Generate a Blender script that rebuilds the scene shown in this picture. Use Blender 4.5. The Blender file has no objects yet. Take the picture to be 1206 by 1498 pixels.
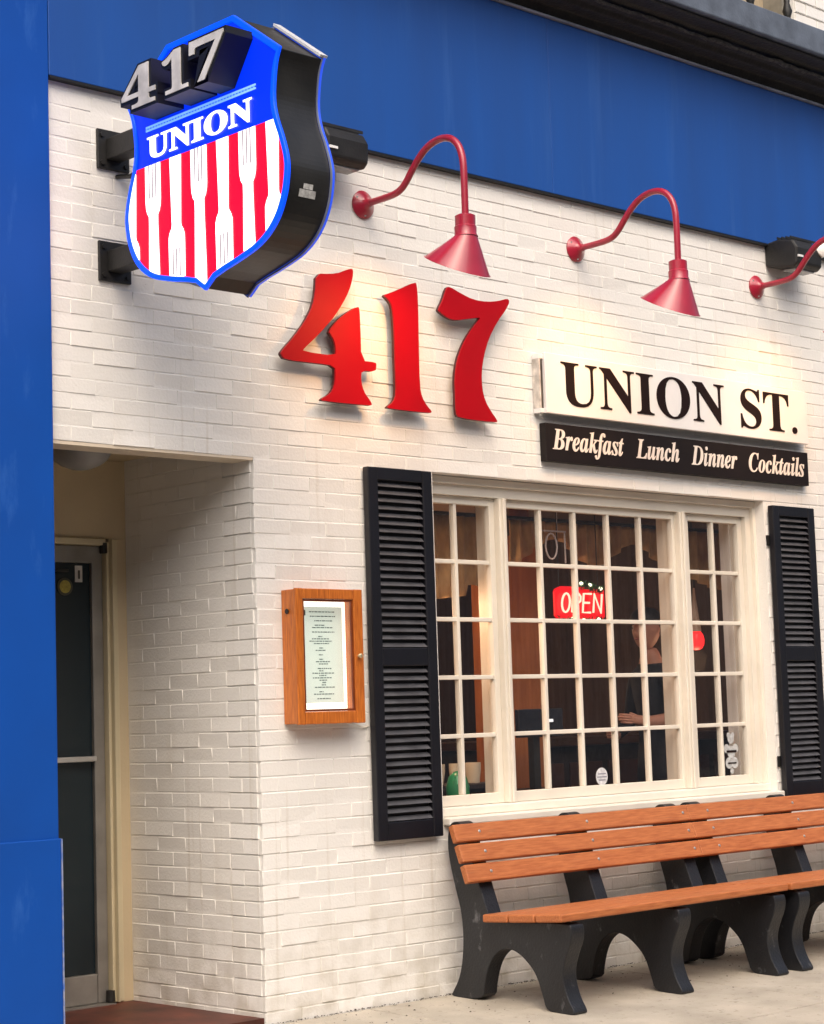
import bpy, bmesh, math, random
from mathutils import Vector, Matrix
random.seed(7)
R = math.radians
S = bpy.context.scene
COL = S.collection

# ------------------------------------------------------------------ camera
cam = bpy.data.cameras.new("camera"); cam.sensor_fit = 'HORIZONTAL'; cam.sensor_width = 36
cam.lens = 36 * 2877.62 / 1206.0; cam.clip_start = .05; cam.clip_end = 900
co = bpy.data.objects.new("camera", cam); COL.objects.link(co)
CR, CU, CF = Vector((.724979, -.688008, -.032405)), Vector((-.047828, -.097221, .994113)), Vector((.687109, .719161, .103389))
CP = Vector((-5.43998, -6.7, 1.31133))
M = Matrix((CR, CU, -CF)).transposed().to_4x4(); M.translation = CP
co.matrix_world = M; S.camera = co

def proj(p):                                     # world -> photograph pixel, only used to choose which bricks show largest
    d = Vector(p) - CP; z = d.dot(CF)
    return 603 + 2877.62 * d.dot(CR) / z, 749 - 2877.62 * d.dot(CU) / z

# ------------------------------------------------------------------ sky, sun, exposure
W = bpy.data.worlds.new("World"); S.world = W; W.use_nodes = True
nt = W.node_tree; bg = nt.nodes["Background"]
sky = nt.nodes.new("ShaderNodeTexSky"); sky.sky_type = 'NISHITA'; sky.sun_disc = False
SUN_EL, SUN_AZ = R(50), math.atan2(-.62, -.78)
sky.sun_elevation = SUN_EL; sky.sun_rotation = SUN_AZ
sky.air_density = 1.0; sky.dust_density = 7.0; sky.ozone_density = .3
nt.links.new(sky.outputs[0], bg.inputs[0]); bg.inputs[1].default_value = .15
sl = bpy.data.lights.new("sun", 'SUN'); sl.energy = 1.25; sl.angle = R(70); sl.color = (1, .97, .93)
so = bpy.data.objects.new("sun", sl); COL.objects.link(so)
sd = Vector((math.sin(SUN_AZ) * math.cos(SUN_EL), math.cos(SUN_AZ) * math.cos(SUN_EL), math.sin(SUN_EL)))
so.rotation_euler = (-sd).to_track_quat('-Z', 'Y').to_euler()
S.view_settings.view_transform = 'Standard'; S.view_settings.look = 'None'
S.view_settings.gamma = 1; S.view_settings.exposure = 0.45
try: S.view_settings.use_curve_mapping = False
except Exception: pass
S.render.engine = 'CYCLES'
S.cycles.max_bounces = 5; S.cycles.diffuse_bounces = 3; S.cycles.glossy_bounces = 2; S.cycles.transmission_bounces = 2; S.cycles.transparent_max_bounces = 12
S.cycles.sample_clamp_indirect = 4
S.cycles.use_denoising = True

# ------------------------------------------------------------------ materials
MAT = {}
def mat(name, col, rough=.6, var=.12, scale=6., bump=.0, bscale=80., metal=0., stretch=(1, 1, 1), col2=None, emis=None, es=0., spec=.5, coat=0., scuff=None):
    if name in MAT: return MAT[name]
    m = bpy.data.materials.new(name); m.use_nodes = True; n = m.node_tree.nodes; l = m.node_tree.links
    b = n["Principled BSDF"]; b.inputs["Roughness"].default_value = rough; b.inputs["Metallic"].default_value = metal
    b.inputs["Specular IOR Level"].default_value = spec; b.inputs["Coat Weight"].default_value = coat
    geo = n.new("ShaderNodeNewGeometry"); mp = n.new("ShaderNodeMapping"); mp.inputs["Scale"].default_value = stretch
    l.new(geo.outputs["Position"], mp.inputs["Vector"])
    if var > 0:
        t = n.new("ShaderNodeTexNoise"); t.inputs["Scale"].default_value = scale; t.inputs["Detail"].default_value = 6
        l.new(mp.outputs[0], t.inputs["Vector"])
        r = n.new("ShaderNodeValToRGB"); c2 = col2 or tuple(c * (1 - 2 * var) for c in col)
        r.color_ramp.elements[0].position = .3; r.color_ramp.elements[1].position = .72
        r.color_ramp.elements[0].color = (*c2, 1); r.color_ramp.elements[1].color = (*[min(1, c * (1 + .35 * var)) for c in col], 1)
        l.new(t.outputs["Fac"], r.inputs[0]); l.new(r.outputs[0], b.inputs["Base Color"])
    else: b.inputs["Base Color"].default_value = (*col, 1)
    if scuff and var > 0:                          # worn or stained patches: (colour, threshold, scale, stretch, amount)
        sc, th, ss, sst, am = scuff; mp2 = n.new("ShaderNodeMapping"); mp2.inputs["Scale"].default_value = sst; l.new(geo.outputs["Position"], mp2.inputs["Vector"])
        t3 = n.new("ShaderNodeTexNoise"); t3.inputs["Scale"].default_value = ss; t3.inputs["Detail"].default_value = 8; t3.inputs["Roughness"].default_value = .65; l.new(mp2.outputs[0], t3.inputs["Vector"])
        mr = n.new("ShaderNodeMapRange"); mr.inputs[1].default_value = th; mr.inputs[2].default_value = th + .10; mr.inputs[4].default_value = am; l.new(t3.outputs["Fac"], mr.inputs[0])
        mx = n.new("ShaderNodeMix"); mx.data_type = 'RGBA'; l.new(mr.outputs[0], mx.inputs[0]); l.new(r.outputs[0], mx.inputs[6]); mx.inputs[7].default_value = (*sc, 1); l.new(mx.outputs[2], b.inputs["Base Color"])
    if bump > 0:
        t2 = n.new("ShaderNodeTexNoise"); t2.inputs["Scale"].default_value = bscale; t2.inputs["Detail"].default_value = 5
        l.new(mp.outputs[0], t2.inputs["Vector"])
        bp = n.new("ShaderNodeBump"); bp.inputs["Strength"].default_value = bump; bp.inputs["Distance"].default_value = .01
        l.new(t2.outputs["Fac"], bp.inputs["Height"]); l.new(bp.outputs[0], b.inputs["Normal"])
    if emis: b.inputs["Emission Color"].default_value = (*emis, 1); b.inputs["Emission Strength"].default_value = es
    if es and name not in ('face_white_lit', 'face_red_lit', 'face_blue_lit', 'menu_backlight', 'open_backing_red'): m.cycles.emission_sampling = 'NONE'
    MAT[name] = m; return m

def glass(name, tint=(1, 1, 1), refl=1.0, rough=0.):
    m = bpy.data.materials.new(name); m.use_nodes = True; n = m.node_tree.nodes; l = m.node_tree.links
    for x in list(n):
        if x.type != 'OUTPUT_MATERIAL': n.remove(x)
    out = [x for x in n if x.type == 'OUTPUT_MATERIAL'][0]
    tr = n.new("ShaderNodeBsdfTransparent"); tr.inputs[0].default_value = (*tint, 1)
    gl = n.new("ShaderNodeBsdfGlossy"); gl.inputs["Roughness"].default_value = rough; gl.inputs[0].default_value = (refl, refl, refl, 1)
    fr = n.new("ShaderNodeFresnel")
    ge = n.new("ShaderNodeNewGeometry"); mr = n.new("ShaderNodeMapRange"); l.new(ge.outputs["Backfacing"], mr.inputs[0])
    mr.inputs[3].default_value = 1.6; mr.inputs[4].default_value = 1/1.6; l.new(mr.outputs[0], fr.inputs[0])   # the same glass from either side
    no = n.new("ShaderNodeTexNoise"); no.inputs["Scale"].default_value = 2.2
    bp = n.new("ShaderNodeBump"); bp.inputs["Strength"].default_value = .05; bp.inputs["Distance"].default_value = .02
    l.new(no.outputs["Fac"], bp.inputs["Height"]); l.new(bp.outputs[0], gl.inputs["Normal"])
    mx = n.new("ShaderNodeMixShader"); l.new(fr.outputs[0], mx.inputs[0]); l.new(tr.outputs[0], mx.inputs[1]); l.new(gl.outputs[0], mx.inputs[2])
    l.new(mx.outputs[0], out.inputs[0]); MAT[name] = m; return m

def emit(name, col, es, base=(.02, .02, .02), rough=.35):
    return mat(name, base, rough, 0, emis=col, es=es)

def brick_paint(name, dirt=.5):
    m = bpy.data.materials.new(name); m.use_nodes = True; n = m.node_tree.nodes; l = m.node_tree.links
    b = n["Principled BSDF"]; b.inputs["Roughness"].default_value = .55; b.inputs["Specular IOR Level"].default_value = .35
    geo = n.new("ShaderNodeNewGeometry"); oi = n.new("ShaderNodeObjectInfo")
    def noise(sc, det=5, st=None):
        t = n.new("ShaderNodeTexNoise"); t.inputs["Scale"].default_value = sc; t.inputs["Detail"].default_value = det
        if st:
            mp = n.new("ShaderNodeMapping"); mp.inputs["Scale"].default_value = st; l.new(geo.outputs["Position"], mp.inputs[0]); l.new(mp.outputs[0], t.inputs["Vector"])
        else: l.new(geo.outputs["Position"], t.inputs["Vector"])
        return t
    def mixc(f, a, c):
        x = n.new("ShaderNodeMix"); x.data_type = 'RGBA'
        if hasattr(f, "links"): l.new(f, x.inputs[0])
        else: x.inputs[0].default_value = f
        for v, i in ((a, 6), (c, 7)):
            if hasattr(v, "links"): l.new(v, x.inputs[i])
            else: x.inputs[i].default_value = (*v, 1)
        return x.outputs[2]
    def ramp(v, p0, p1):
        r = n.new("ShaderNodeMapRange"); r.inputs[1].default_value = p0; r.inputs[2].default_value = p1; l.new(v, r.inputs[0]); r.clamp = True
        return r.outputs[0]
    def mul(a, c):
        q = n.new("ShaderNodeMath"); q.operation = 'MULTIPLY'; l.new(a, q.inputs[0])
        if hasattr(c, "links"): l.new(c, q.inputs[1])
        else: q.inputs[1].default_value = c
        return q.outputs[0]
    c = mixc(ramp(noise(1.6).outputs["Fac"], .35, .7), (.82, .795, .75), (.785, .765, .725))
    add = n.new("ShaderNodeMath"); add.operation = 'ADD'; l.new(geo.outputs["Random Per Island"], add.inputs[0]); l.new(oi.outputs["Random"], add.inputs[1])
    fr = n.new("ShaderNodeMath"); fr.operation = 'FRACT'; l.new(add.outputs[0], fr.inputs[0])
    c = mixc(mul(fr.outputs[0], .22), c, (.70, .66, .59))
    # rubbed and chipped grime, splash dirt near the pavement, run-down streaks
    sp = n.new("ShaderNodeSeparateXYZ"); l.new(geo.outputs["Position"], sp.inputs[0])
    low = ramp(sp.outputs[2], .55, .02)
    c = mixc(mul(mul(low, ramp(noise(9).outputs["Fac"], .42, .68)), dirt), c, (.40, .35, .26))
    c = mixc(mul(ramp(noise(5, 8, (1, 1, .25)).outputs["Fac"], .60, .78), .30), c, (.56, .50, .41))
    c = mixc(mul(ramp(noise(3.2, 7, (7, 7, .22)).outputs["Fac"], .62, .74), .34), c, (.50, .43, .33))
    c = mixc(mul(ramp(noise(60, 3).outputs["Fac"], .70, .78), .45), c, (.36, .31, .25))
    l.new(c, b.inputs["Base Color"])
    bp = n.new("ShaderNodeBump"); bp.inputs["Strength"].default_value = .28; bp.inputs["Distance"].default_value = .006
    l.new(noise(75, 6).outputs["Fac"], bp.inputs["Height"]); l.new(bp.outputs[0], b.inputs["Normal"])
    MAT[name] = m; return m

M_BRICK = brick_paint("painted_brick"); M_MORTAR = brick_paint("painted_mortar", .8)
M_CREAM = mat("cream_trim_paint", (.78, .725, .625), .45, .07, 3, .06, 40)
M_TAN = mat("tan_wall_paint", (.62, .50, .32), .6, .06, 2.5, .08, 60)
M_BLUE = mat("blue_panel_paint", (.006, .072, .33), .42, .10, 1.6, .03, 30, stretch=(3, 3, .35), col2=(.008, .064, .285), scuff=((.04, .13, .40), .57, 5, (2.2, 2.2, .12), .22))
M_BLUE2 = mat("blue_pillar_paint", (.001, .066, .36), .6, .12, 1.6, .04, 20, col2=(.002, .056, .30), spec=.25, scuff=((.03, .13, .46), .60, 3, (2, 2, .6), .4))
M_BLACKT = mat("black_trim", (.005, .005, .007), .5, .1, 10)
M_CORN = mat("black_cornice_paint", (.010, .009, .009), .7, .4, 14, .5, 50, col2=(.022, .020, .019))
M_FASC = mat("dark_grey_fascia", (.12, .145, .19), .6, .25, 6, .25, 60)
M_FLASH = mat("grey_flashing", (.42, .45, .52), .45, .2, 8, metal=.3)
M_RED = mat("red_lamp_enamel", (.36, .012, .035), .30, .10, 8, .02, 60, coat=.3)
M_RED417 = mat("red_sign_face", (.43, .0, .006), .5, .06, 5, spec=.2)
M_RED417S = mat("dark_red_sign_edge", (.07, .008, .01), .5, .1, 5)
M_WHITEIN = mat("white_reflector", (.85, .83, .78), .35, 0)
M_SHUT = mat("shutter_paint", (.006, .006, .010), .42, .15, 9, .05, 50)
M_SLAT = mat("louvre_sky_sheen_paint", (.095, .095, .105), .36, .2, 12, .05, 60)  # paler than the frame: sky sheen on the slats put into their colour
M_SIGNW = mat("white_sign_paint", (.84, .81, .79), .45, .04, 4)
M_SIGNB = mat("black_sign_paint", (.010, .006, .006), .6, .15, 7, spec=.25)
M_INK = mat("dark_maroon_lettering", (.012, .005, .005), .75, 0, spec=.15)
M_LETW = mat("pale_lettering", (.80, .70, .62), .5, 0)
M_WOODMENU = mat("menu_box_wood", (.58, .17, .022), .38, .28, 10, .08, 60, stretch=(14, 14, 1.2), col2=(.36, .085, .010), coat=.2)
M_SLATWOOD = mat("bench_board", (.46, .158, .050), .55, .22, 9, .15, 60, stretch=(1.2, 14, 14), col2=(.33, .090, .025), scuff=((.30, .12, .05), .60, 6, (.5, 9, 9), .6))
M_BENCHBLK = mat("bench_black_support", (.006, .006, .008), .45, .3, 7, .25, 90, col2=(.012, .013, .016), scuff=((.20, .20, .21), .62, 11, (1, 1, .6), .6))
M_CONC = mat("pavement_concrete", (.45, .405, .335), .9, .20, 3.2, .5, 140, col2=(.33, .295, .24), scuff=((.17, .15, .12), .585, 26, (1, 1, 1), .6))
M_JOINT = mat("pavement_joint_dirt", (.12, .10, .075), .95, .3, 20, .4, 90)
M_REDFLOOR = mat("red_entry_floor", (.12, .028, .015), .55, .35, 7, .1, 60)
M_ASPH = mat("asphalt", (.05, .05, .052), .9, .2, 8, .4, 200)
M_ALU = mat("door_aluminium", (.34, .32, .29), .42, .15, 6, metal=.55)
M_BAR = mat("brushed_bar", (.55, .54, .52), .3, .1, 9, metal=.8)
M_DARKM = mat("black_metal_box", (.016, .015, .014), .5, .25, 12, .12, 90)
M_CAB = mat("sign_cabinet_metal", (.022, .021, .019), .36, .3, 5, .06, 40)
M_SILVER = mat("silver_numeral_face", (.72, .70, .67), .42, .2, 12)
M_PANE = glass("window_glass", (.97, .97, .97)); M_DOORG = mat("door_dark_glass", (.014, .024, .030), .10, .3, 1.2, stretch=(1, 1, .4), col2=(.006, .010, .013), spec=.3)
M_IWALL = mat("interior_panelling", (.13, .085, .06), .6, .3, 3, stretch=(9, 9, .5), col2=(.06, .038, .026))
M_IDARK = mat("interior_dark", (.035, .024, .020), .7, .2, 3)
M_IFLOOR = mat("interior_floor", (.08, .05, .035), .5, .2, 4)
M_IWHITE = mat("interior_jamb_white", (.78, .75, .72), .5, .05, 3)
M_CLOTH = mat("valance_cloth", (.52, .34, .16), .85, .3, 7, stretch=(3, 3, 1), col2=(.30, .165, .07))
M_SKIN = mat("skin", (.50, .25, .17), .5, .05, 20)
M_SHIRT = mat("dark_shirt", (.018, .02, .026), .85, .2, 12)
M_HAIR = mat("dark_hair", (.02, .014, .01), .6, .2, 40)
M_GREEN = mat("garland_green", (.02, .10, .025), .6, .3, 30)

# ------------------------------------------------------------------ helpers
def tag(o, label=None, cat=None, group=None, kind=None):
    for k, v in (("label", label), ("category", cat), ("group", group), ("kind", kind)):
        if v: o[k] = v
    return o
def thing(name, label, cat, loc, group=None):
    o = bpy.data.objects.new(name, None); COL.objects.link(o); o.location = loc; o.empty_display_size = .1
    return tag(o, label, cat, group)
def wloc(o):
    v = Vector((0, 0, 0))
    while o: v += o.location; o = o.parent
    return v
class MB:
    def __init__(s): s.v = []; s.f = []; s.sm = False
    def add(s, vs, fs):
        n = len(s.v); s.v += [tuple(v) for v in vs]; s.f += [tuple(i + n for i in f) for f in fs]; return s
    def box(s, x0, x1, y0, y1, z0, z1):
        return s.add([(x0,y0,z0),(x1,y0,z0),(x1,y1,z0),(x0,y1,z0),(x0,y0,z1),(x1,y0,z1),(x1,y1,z1),(x0,y1,z1)],
                     [(0,3,2,1),(4,5,6,7),(0,1,5,4),(1,2,6,5),(2,3,7,6),(3,0,4,7)])
    def prism(s, poly, mp, d0, d1):               # poly (a,b); mp(a,b,d) -> xyz
        n = len(poly); vs = [mp(a, b, d0) for a, b in poly] + [mp(a, b, d1) for a, b in poly]
        return s.add(vs, [tuple(range(n - 1, -1, -1)), tuple(range(n, 2 * n))] + [(i, (i + 1) % n, n + (i + 1) % n, n + i) for i in range(n)])
    def rings(s, rs, cap0=True, cap1=True):
        k = len(rs[0]); vs = [p for r in rs for p in r]; fs = []
        for i in range(len(rs) - 1):
            for j in range(k): fs.append((i*k+j, i*k+(j+1)%k, (i+1)*k+(j+1)%k, (i+1)*k+j))
        if cap0: fs.append(tuple(range(k - 1, -1, -1)))
        if cap1: fs.append(tuple((len(rs)-1)*k + j for j in range(k)))
        s.sm = True; return s.add(vs, fs)
    def tube(s, path, r, k=10):
        P = [Vector(p) for p in path]; rs = []; up = None
        for i, p in enumerate(P):
            t = (P[min(i+1, len(P)-1)] - P[max(i-1, 0)]).normalized()
            if up is None:
                up = Vector((1, 0, 0)) if abs(t.x) < .9 else Vector((0, 0, 1))
            a = (up - t * up.dot(t)).normalized(); b = t.cross(a); up = a
            rr = r[i] if isinstance(r, (list, tuple)) else r
            rs.append([p + a * rr * math.cos(2*math.pi*j/k) + b * rr * math.sin(2*math.pi*j/k) for j in range(k)])
        return s.rings(rs)
    def lathe(s, c, ax, prof, k=24):              # prof [(dist along ax, radius)]
        c = Vector(c); ax = Vector(ax).normalized(); a = ax.orthogonal().normalized(); b = ax.cross(a)
        return s.rings([[c + ax*d + (a*math.cos(2*math.pi*j/k) + b*math.sin(2*math.pi*j/k))*max(r, 1e-4) for j in range(k)] for d, r in prof])
    def build(s, name, m, parent=None, bevel=0, seg=2, smooth=None, kind=None):
        o0 = wloc(parent) if parent else Vector((0, 0, 0))
        me = bpy.data.meshes.new(name); me.from_pydata([(x-o0.x, y-o0.y, z-o0.z) for x, y, z in s.v], [], s.f)
        me.validate()
        bm = bmesh.new(); bm.from_mesh(me)
        bmesh.ops.recalc_face_normals(bm, faces=bm.faces); bm.to_mesh(me); bm.free()
        ms = m if isinstance(m, (list, tuple)) else [m]
        for q in ms: me.materials.append(q)
        o = bpy.data.objects.new(name, me); COL.objects.link(o); o.parent = parent
        if s.sm if smooth is None else smooth:
            for p in me.polygons: p.use_smooth = True
            try: me.set_sharp_from_angle(angle=R(38))
            except Exception: pass
        if bevel:
            b = o.modifiers.new("bevel", 'BEVEL'); b.width = bevel; b.segments = seg; b.limit_method = 'ANGLE'; b.angle_limit = R(35)
        if kind: o["kind"] = kind
        return o
def box(name, x0, x1, y0, y1, z0, z1, m, parent=None, bevel=0., kind=None):
    return MB().box(x0, x1, y0, y1, z0, z1).build(name, m, parent, bevel, kind=kind)
def copy_tree(o, parent=None):
    c = o.copy(); COL.objects.link(c); c.parent = parent
    for ch in list(o.children): copy_tree(ch, c)
    return c
def chaikin(pts, n=1, closed=True):
    for _ in range(n):
        out = []; k = len(pts)
        for i in range(k if closed else k - 1):
            a, b = pts[i], pts[(i+1) % k]
            out += [(.75*a[0]+.25*b[0], .75*a[1]+.25*b[1]), (.25*a[0]+.75*b[0], .25*a[1]+.75*b[1])]
        if not closed: out = [pts[0]] + out + [pts[-1]]
        pts = out
    return pts
FAC = lambda a, b, d: (a, d, b)                   # facade plane: (x, z, y)
BLD = lambda a, b, d: (d, a, b)                   # blade plane: (y, z, x)

def text_islands(body, shear=0., offset=0., extrude=.01, res=4):
    c = bpy.data.curves.new("t", 'FONT'); c.body = body; c.shear = shear; c.offset = offset; c.extrude = extrude; c.resolution_u = res
    o = bpy.data.objects.new("t", c); COL.objects.link(o); bpy.context.view_layer.update()
    dg = bpy.context.evaluated_depsgraph_get(); me = bpy.data.meshes.new_from_object(o.evaluated_get(dg))
    bm = bmesh.new(); bm.from_mesh(me); bmesh.ops.remove_doubles(bm, verts=bm.verts, dist=1e-5)
    bm.verts.ensure_lookup_table(); bm.verts.index_update()
    seen = set(); isl = []
    for v in bm.verts:
        if v.index in seen: continue
        st = [v]; seen.add(v.index); grp = []
        while st:
            q = st.pop(); grp.append(q)
            for e in q.link_edges:
                w = e.other_vert(q)
                if w.index not in seen: seen.add(w.index); st.append(w)
        ix = {q.index: i for i, q in enumerate(grp)}
        fs = {f for q in grp for f in q.link_faces}
        if fs: isl.append(([tuple(q.co) for q in grp], [tuple(ix[w.index] for w in f.verts) for f in fs]))
    bm.free(); COL.objects.unlink(o); bpy.data.objects.remove(o); bpy.data.curves.remove(c); bpy.data.meshes.remove(me)
    return sorted(isl, key=lambda t: min(v[0] for v in t[0]))
def place_text(isl, a0, a1, b0, b1, mp, d0, d1, name, m, parent, split=True, slope=0.):
    """fit the lettering into [a0,a1]x[b0,b1] of a plane, depth d0..d1"""
    V = [v for vs, _ in isl for v in vs]
    u0, u1 = min(v[0] for v in V), max(v[0] for v in V); w0, w1 = min(v[1] for v in V), max(v[1] for v in V); e0, e1 = min(v[2] for v in V), max(v[2] for v in V)
    def f(v):
        u = (v[0]-u0)/(u1-u0); w = (v[1]-w0)/(w1-w0); e = (v[2]-e0)/max(1e-9, e1-e0)
        return mp(a0+(a1-a0)*u, b0+(b1-b0)*w + slope*u, d0+(d1-d0)*e)
    out = []; mb = MB()
    for vs, fs in isl:
        if split: mb = MB()
        mb.add([f(v) for v in vs], fs)
        if split: out.append(mb.build(name, m, parent))
    if not split: out.append(mb.build(name, m, parent))
    return out

# ================================================================== SETTING: ground, pavement, street
def pz(y): return .016 + .033 * y                  # pavement falls towards the kerb
tag(box("ground", -300, 300, -300, 300, -.45, -.30, M_ASPH), kind="structure")
tag(box("road", -60, 60, -12.2, -3.05, -.29, -.20, M_ASPH), kind="structure")
pv = MB(); pv.add([(-6, .05, pz(0)-.012), (14, .05, pz(0)-.012), (14, -2.86, pz(-2.86)-.012), (-6, -2.86, pz(-2.86)-.012), (-6, .05, -.3), (14, .05, -.3), (14, -2.86, -.3), (-6, -2.86, -.3)],
                  [(0,1,2,3),(4,7,6,5),(0,4,5,1),(1,5,6,2),(2,6,7,3),(3,7,4,0)])
pave = tag(pv.build("pavement", M_JOINT), kind="structure")
xs = [-5.9 + 1.62 * i for i in range(13)]
for i in range(12):
    for y0, y1 in ((-.012, -1.38), (-1.39, -2.84)):
        x0, x1 = xs[i] + .005, xs[i+1] - .005; z0, z1 = pz(y0), pz(y1)
        MB().add([(x0,y0,z0),(x1,y0,z0),(x1,y1,z1),(x0,y1,z1),(x0,y0,z0-.05),(x1,y0,z0-.05),(x1,y1,z1-.05),(x0,y1,z1-.05)],
                 [(0,3,2,1),(4,5,6,7),(0,1,5,4),(1,2,6,5),(2,3,7,6),(3,0,4,7)]).build("slab", M_CONC, pave, .006)
tag(box("kerb", -6, 14, -3.04, -2.87, -.3, pz(-2.9), mat("kerb_stone", (.36, .34, .31), .8, .2, 6, .2, 80), bevel=.015), kind="structure")
tag(box("opposite_pavement", -40, 40, -15.2, -12.25, -.3, -.08, M_CONC), kind="structure")

# ================================================================== BUILDING
B = thing("storefront_building", "white painted brick restaurant front with blue fascia, blue pillar and recessed doorway", "building", (0, 0, 0))
PZ = .0668; LEN = .209; TOP = 3.985
X0, X1, Z0, Z1 = 1.10, 3.745, 12*PZ, 37*PZ          # window opening
fw = MB()
fw.box(-1.9, .006, .0021, .14, Z1 + .004, 4.95); fw.box(.006, X0 + .004, .0021, .22, -.2, 4.95); fw.box(X0 + .004, X1 - .004, .0021, .22, Z1 + .004, 4.95)
fw.box(X0 + .004, X1 - .004, .0021, .22, -.2, Z0 - .004); fw.box(X1 - .004, 9.1, .0021, .22, -.2, 4.95)
FW = fw.build("front_wall", M_MORTAR, B)
rw = MB(); rw.box(.0012, .22, .2205, 1.0, -.2, 2.75)
RW = rw.build("return_wall", M_MORTAR, B)
tag(RW, "shaded brick side wall of the recessed doorway")

def brick_geo(l, h, dep=.022, ch=.0026, rnd=None):
    """one brick, face at y=0 looking to -y, origin at its centre"""
    r = rnd or random
    j = lambda a: r.uniform(-a, a)
    a, b = l/2, h/2
    back = [(-a,dep,-b),(a,dep,-b),(a,dep,b),(-a,dep,b)]
    mid = [(-a+j(.0012),ch,-b+j(.001)),(a+j(.0012),ch,-b+j(.001)),(a+j(.0012),ch,b+j(.001)),(-a+j(.0012),ch,b+j(.001))]
    c1 = ch*.9; t = max(-.0026, min(.0026, r.gauss(-.0003, .0009))); u = j(.0009)
    fr = [(-a+c1,t-u,-b+c1),(a-c1,t+u,-b+c1),(a-c1,-t+u,b-c1),(-a+c1,-t-u,b-c1)]
    return back + mid + fr, [(8,9,10,11)] + [(4+i,4+(i+1)%4,8+(i+1)%4,8+i) for i in range(4)] + [(i,(i+1)%4,4+(i+1)%4,4+i) for i in range(4)]
JX, JZ = .0028, .0050
def course_bricks(n, iv, start):
    out = []
    for a, b in iv:
        x = a - ((a - start) % LEN)
        while x < b - .02:
            p, q = max(x, a), min(x + LEN, b)
            if q - p > .035: out.append((p, q))
            elif out and q - p > .004: pass
            x += LEN
    return out
full = []
rr = random.Random(3)
for n in range(0, 60):
    iv = [(-.0014, 9.0)] if n < 12 else ([(-.0014, X0), (X1, 9.0)] if n < 37 else [(-1.5, 9.0)])
    st = (LEN/2 if n % 2 else 0) + rr.uniform(-.012, .012)
    for p, q in course_bricks(n, iv, st): full.append((p, q, n*PZ, min((n+1)*PZ, 4.02)))
def hidden(x, z):
    return (.66 < x < 1.09 and .76 < z < 2.45) or (3.78 < x < 4.2 and .8 < z < 2.43) or (1.95 < x < 4.2 and 2.6 < z < 3.13) or (.17 < x < .6 and 1.32 < z < 1.88) or (x < -1.05) or (z < .78 and x > 1.2 and z > .42)
def area(p, q, z0, z1):
    a, b, c, d = proj((p, 0, z0)), proj((q, 0, z0)), proj((q, 0, z1)), proj((p, 0, z1))
    cx, cy = (a[0]+c[0])/2, (a[1]+c[1])/2
    if not (0 < cx < 1206 and 0 < cy < 1498) or hidden((p+q)/2, (z0+z1)/2): return 0
    P = (a, b, c, d)
    return abs(sum(P[i][0]*P[(i+1)%4][1]-P[(i+1)%4][0]*P[i][1] for i in range(4)))/2
full.sort(key=lambda t: -area(*t))
cache = {}
def brick_mesh(l, h, var):
    k = (round(l, 4), round(h, 4), var)
    if k not in cache:
        v, f = brick_geo(l, h, rnd=random.Random(hash(k) & 0xffff)); me = bpy.data.meshes.new("brick"); me.from_pydata(v, [], f); me.materials.append(M_BRICK); cache[k] = me
    return cache[k]
rest = MB()
for i, (p, q, z0, z1) in enumerate(full):
    wob = .0022*math.sin(1.7*p + 2.1*z0) + .0014*math.sin(4.3*p + 5*z0); l, h = q - p - JX, z1 - z0 - JZ - random.uniform(-.0012, .0022)*(i > 300); c = ((p+q)/2 + random.uniform(-.001, .001), random.uniform(-.0013, .0011), (z0+z1)/2 + wob)
    if i < 300:
        o = bpy.data.objects.new("brick", brick_mesh(l, h, i % 5)); COL.objects.link(o); o.parent = FW; o.location = c
        o.rotation_euler = (random.gauss(0, .006), random.gauss(0, .003), random.gauss(0, .003))
    else:
        v, f = brick_geo(l, h); rest.add([(a+c[0], b+c[1], d+c[2]) for a, b, d in v], f)
rest.build("brick_courses", M_BRICK, FW, kind="stuff")
for n in range(0, 39):                                # the doorway's brick side wall, seen from the left
    x = .0212; k = 0; first = LEN/2 if n % 2 else LEN*.95
    while x < .955:
        e = min(x + (first if k == 0 else LEN), .965); l = e - x - JX; h = PZ - JZ
        if l > .03:
            o = bpy.data.objects.new("brick", brick_mesh(l, h, (n+k) % 5)); COL.objects.link(o); o.parent = RW
            o.location = (-.0008 + random.uniform(-.0006, .0006), (x+e)/2, (n+.5)*PZ); o.rotation_euler = (0, random.gauss(0, .002), -math.pi/2 + random.gauss(0, .003))
        x = e; k += 1

# doorway: ceiling, back wall, floor
box("doorway_ceiling", -1.9, .0, .142, 1.2, 2.565, 2.75, M_TAN, B)
dw = MB(); dw.box(-1.9, .005, .972, 1.15, 2.19, 2.563); dw.box(-.085, .005, .972, 1.15, -.2, 2.189)
dw.build("doorway_back_wall", M_TAN, B)
box("doorway_side_wall", -1.9, -1.55, .142, 1.15, -.2, 2.563, M_TAN, B)
fl = tag(box("entry_floor", -1.9, .0055, .012, 1.2, -.25, .045, M_REDFLOOR), kind="structure")
box("soffit_lining", -1.9, .004, .004, .139, Z1 - .012, Z1 + .002, mat("soffit_paint", (.70, .60, .47), .6, .05, 3), B)

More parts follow.
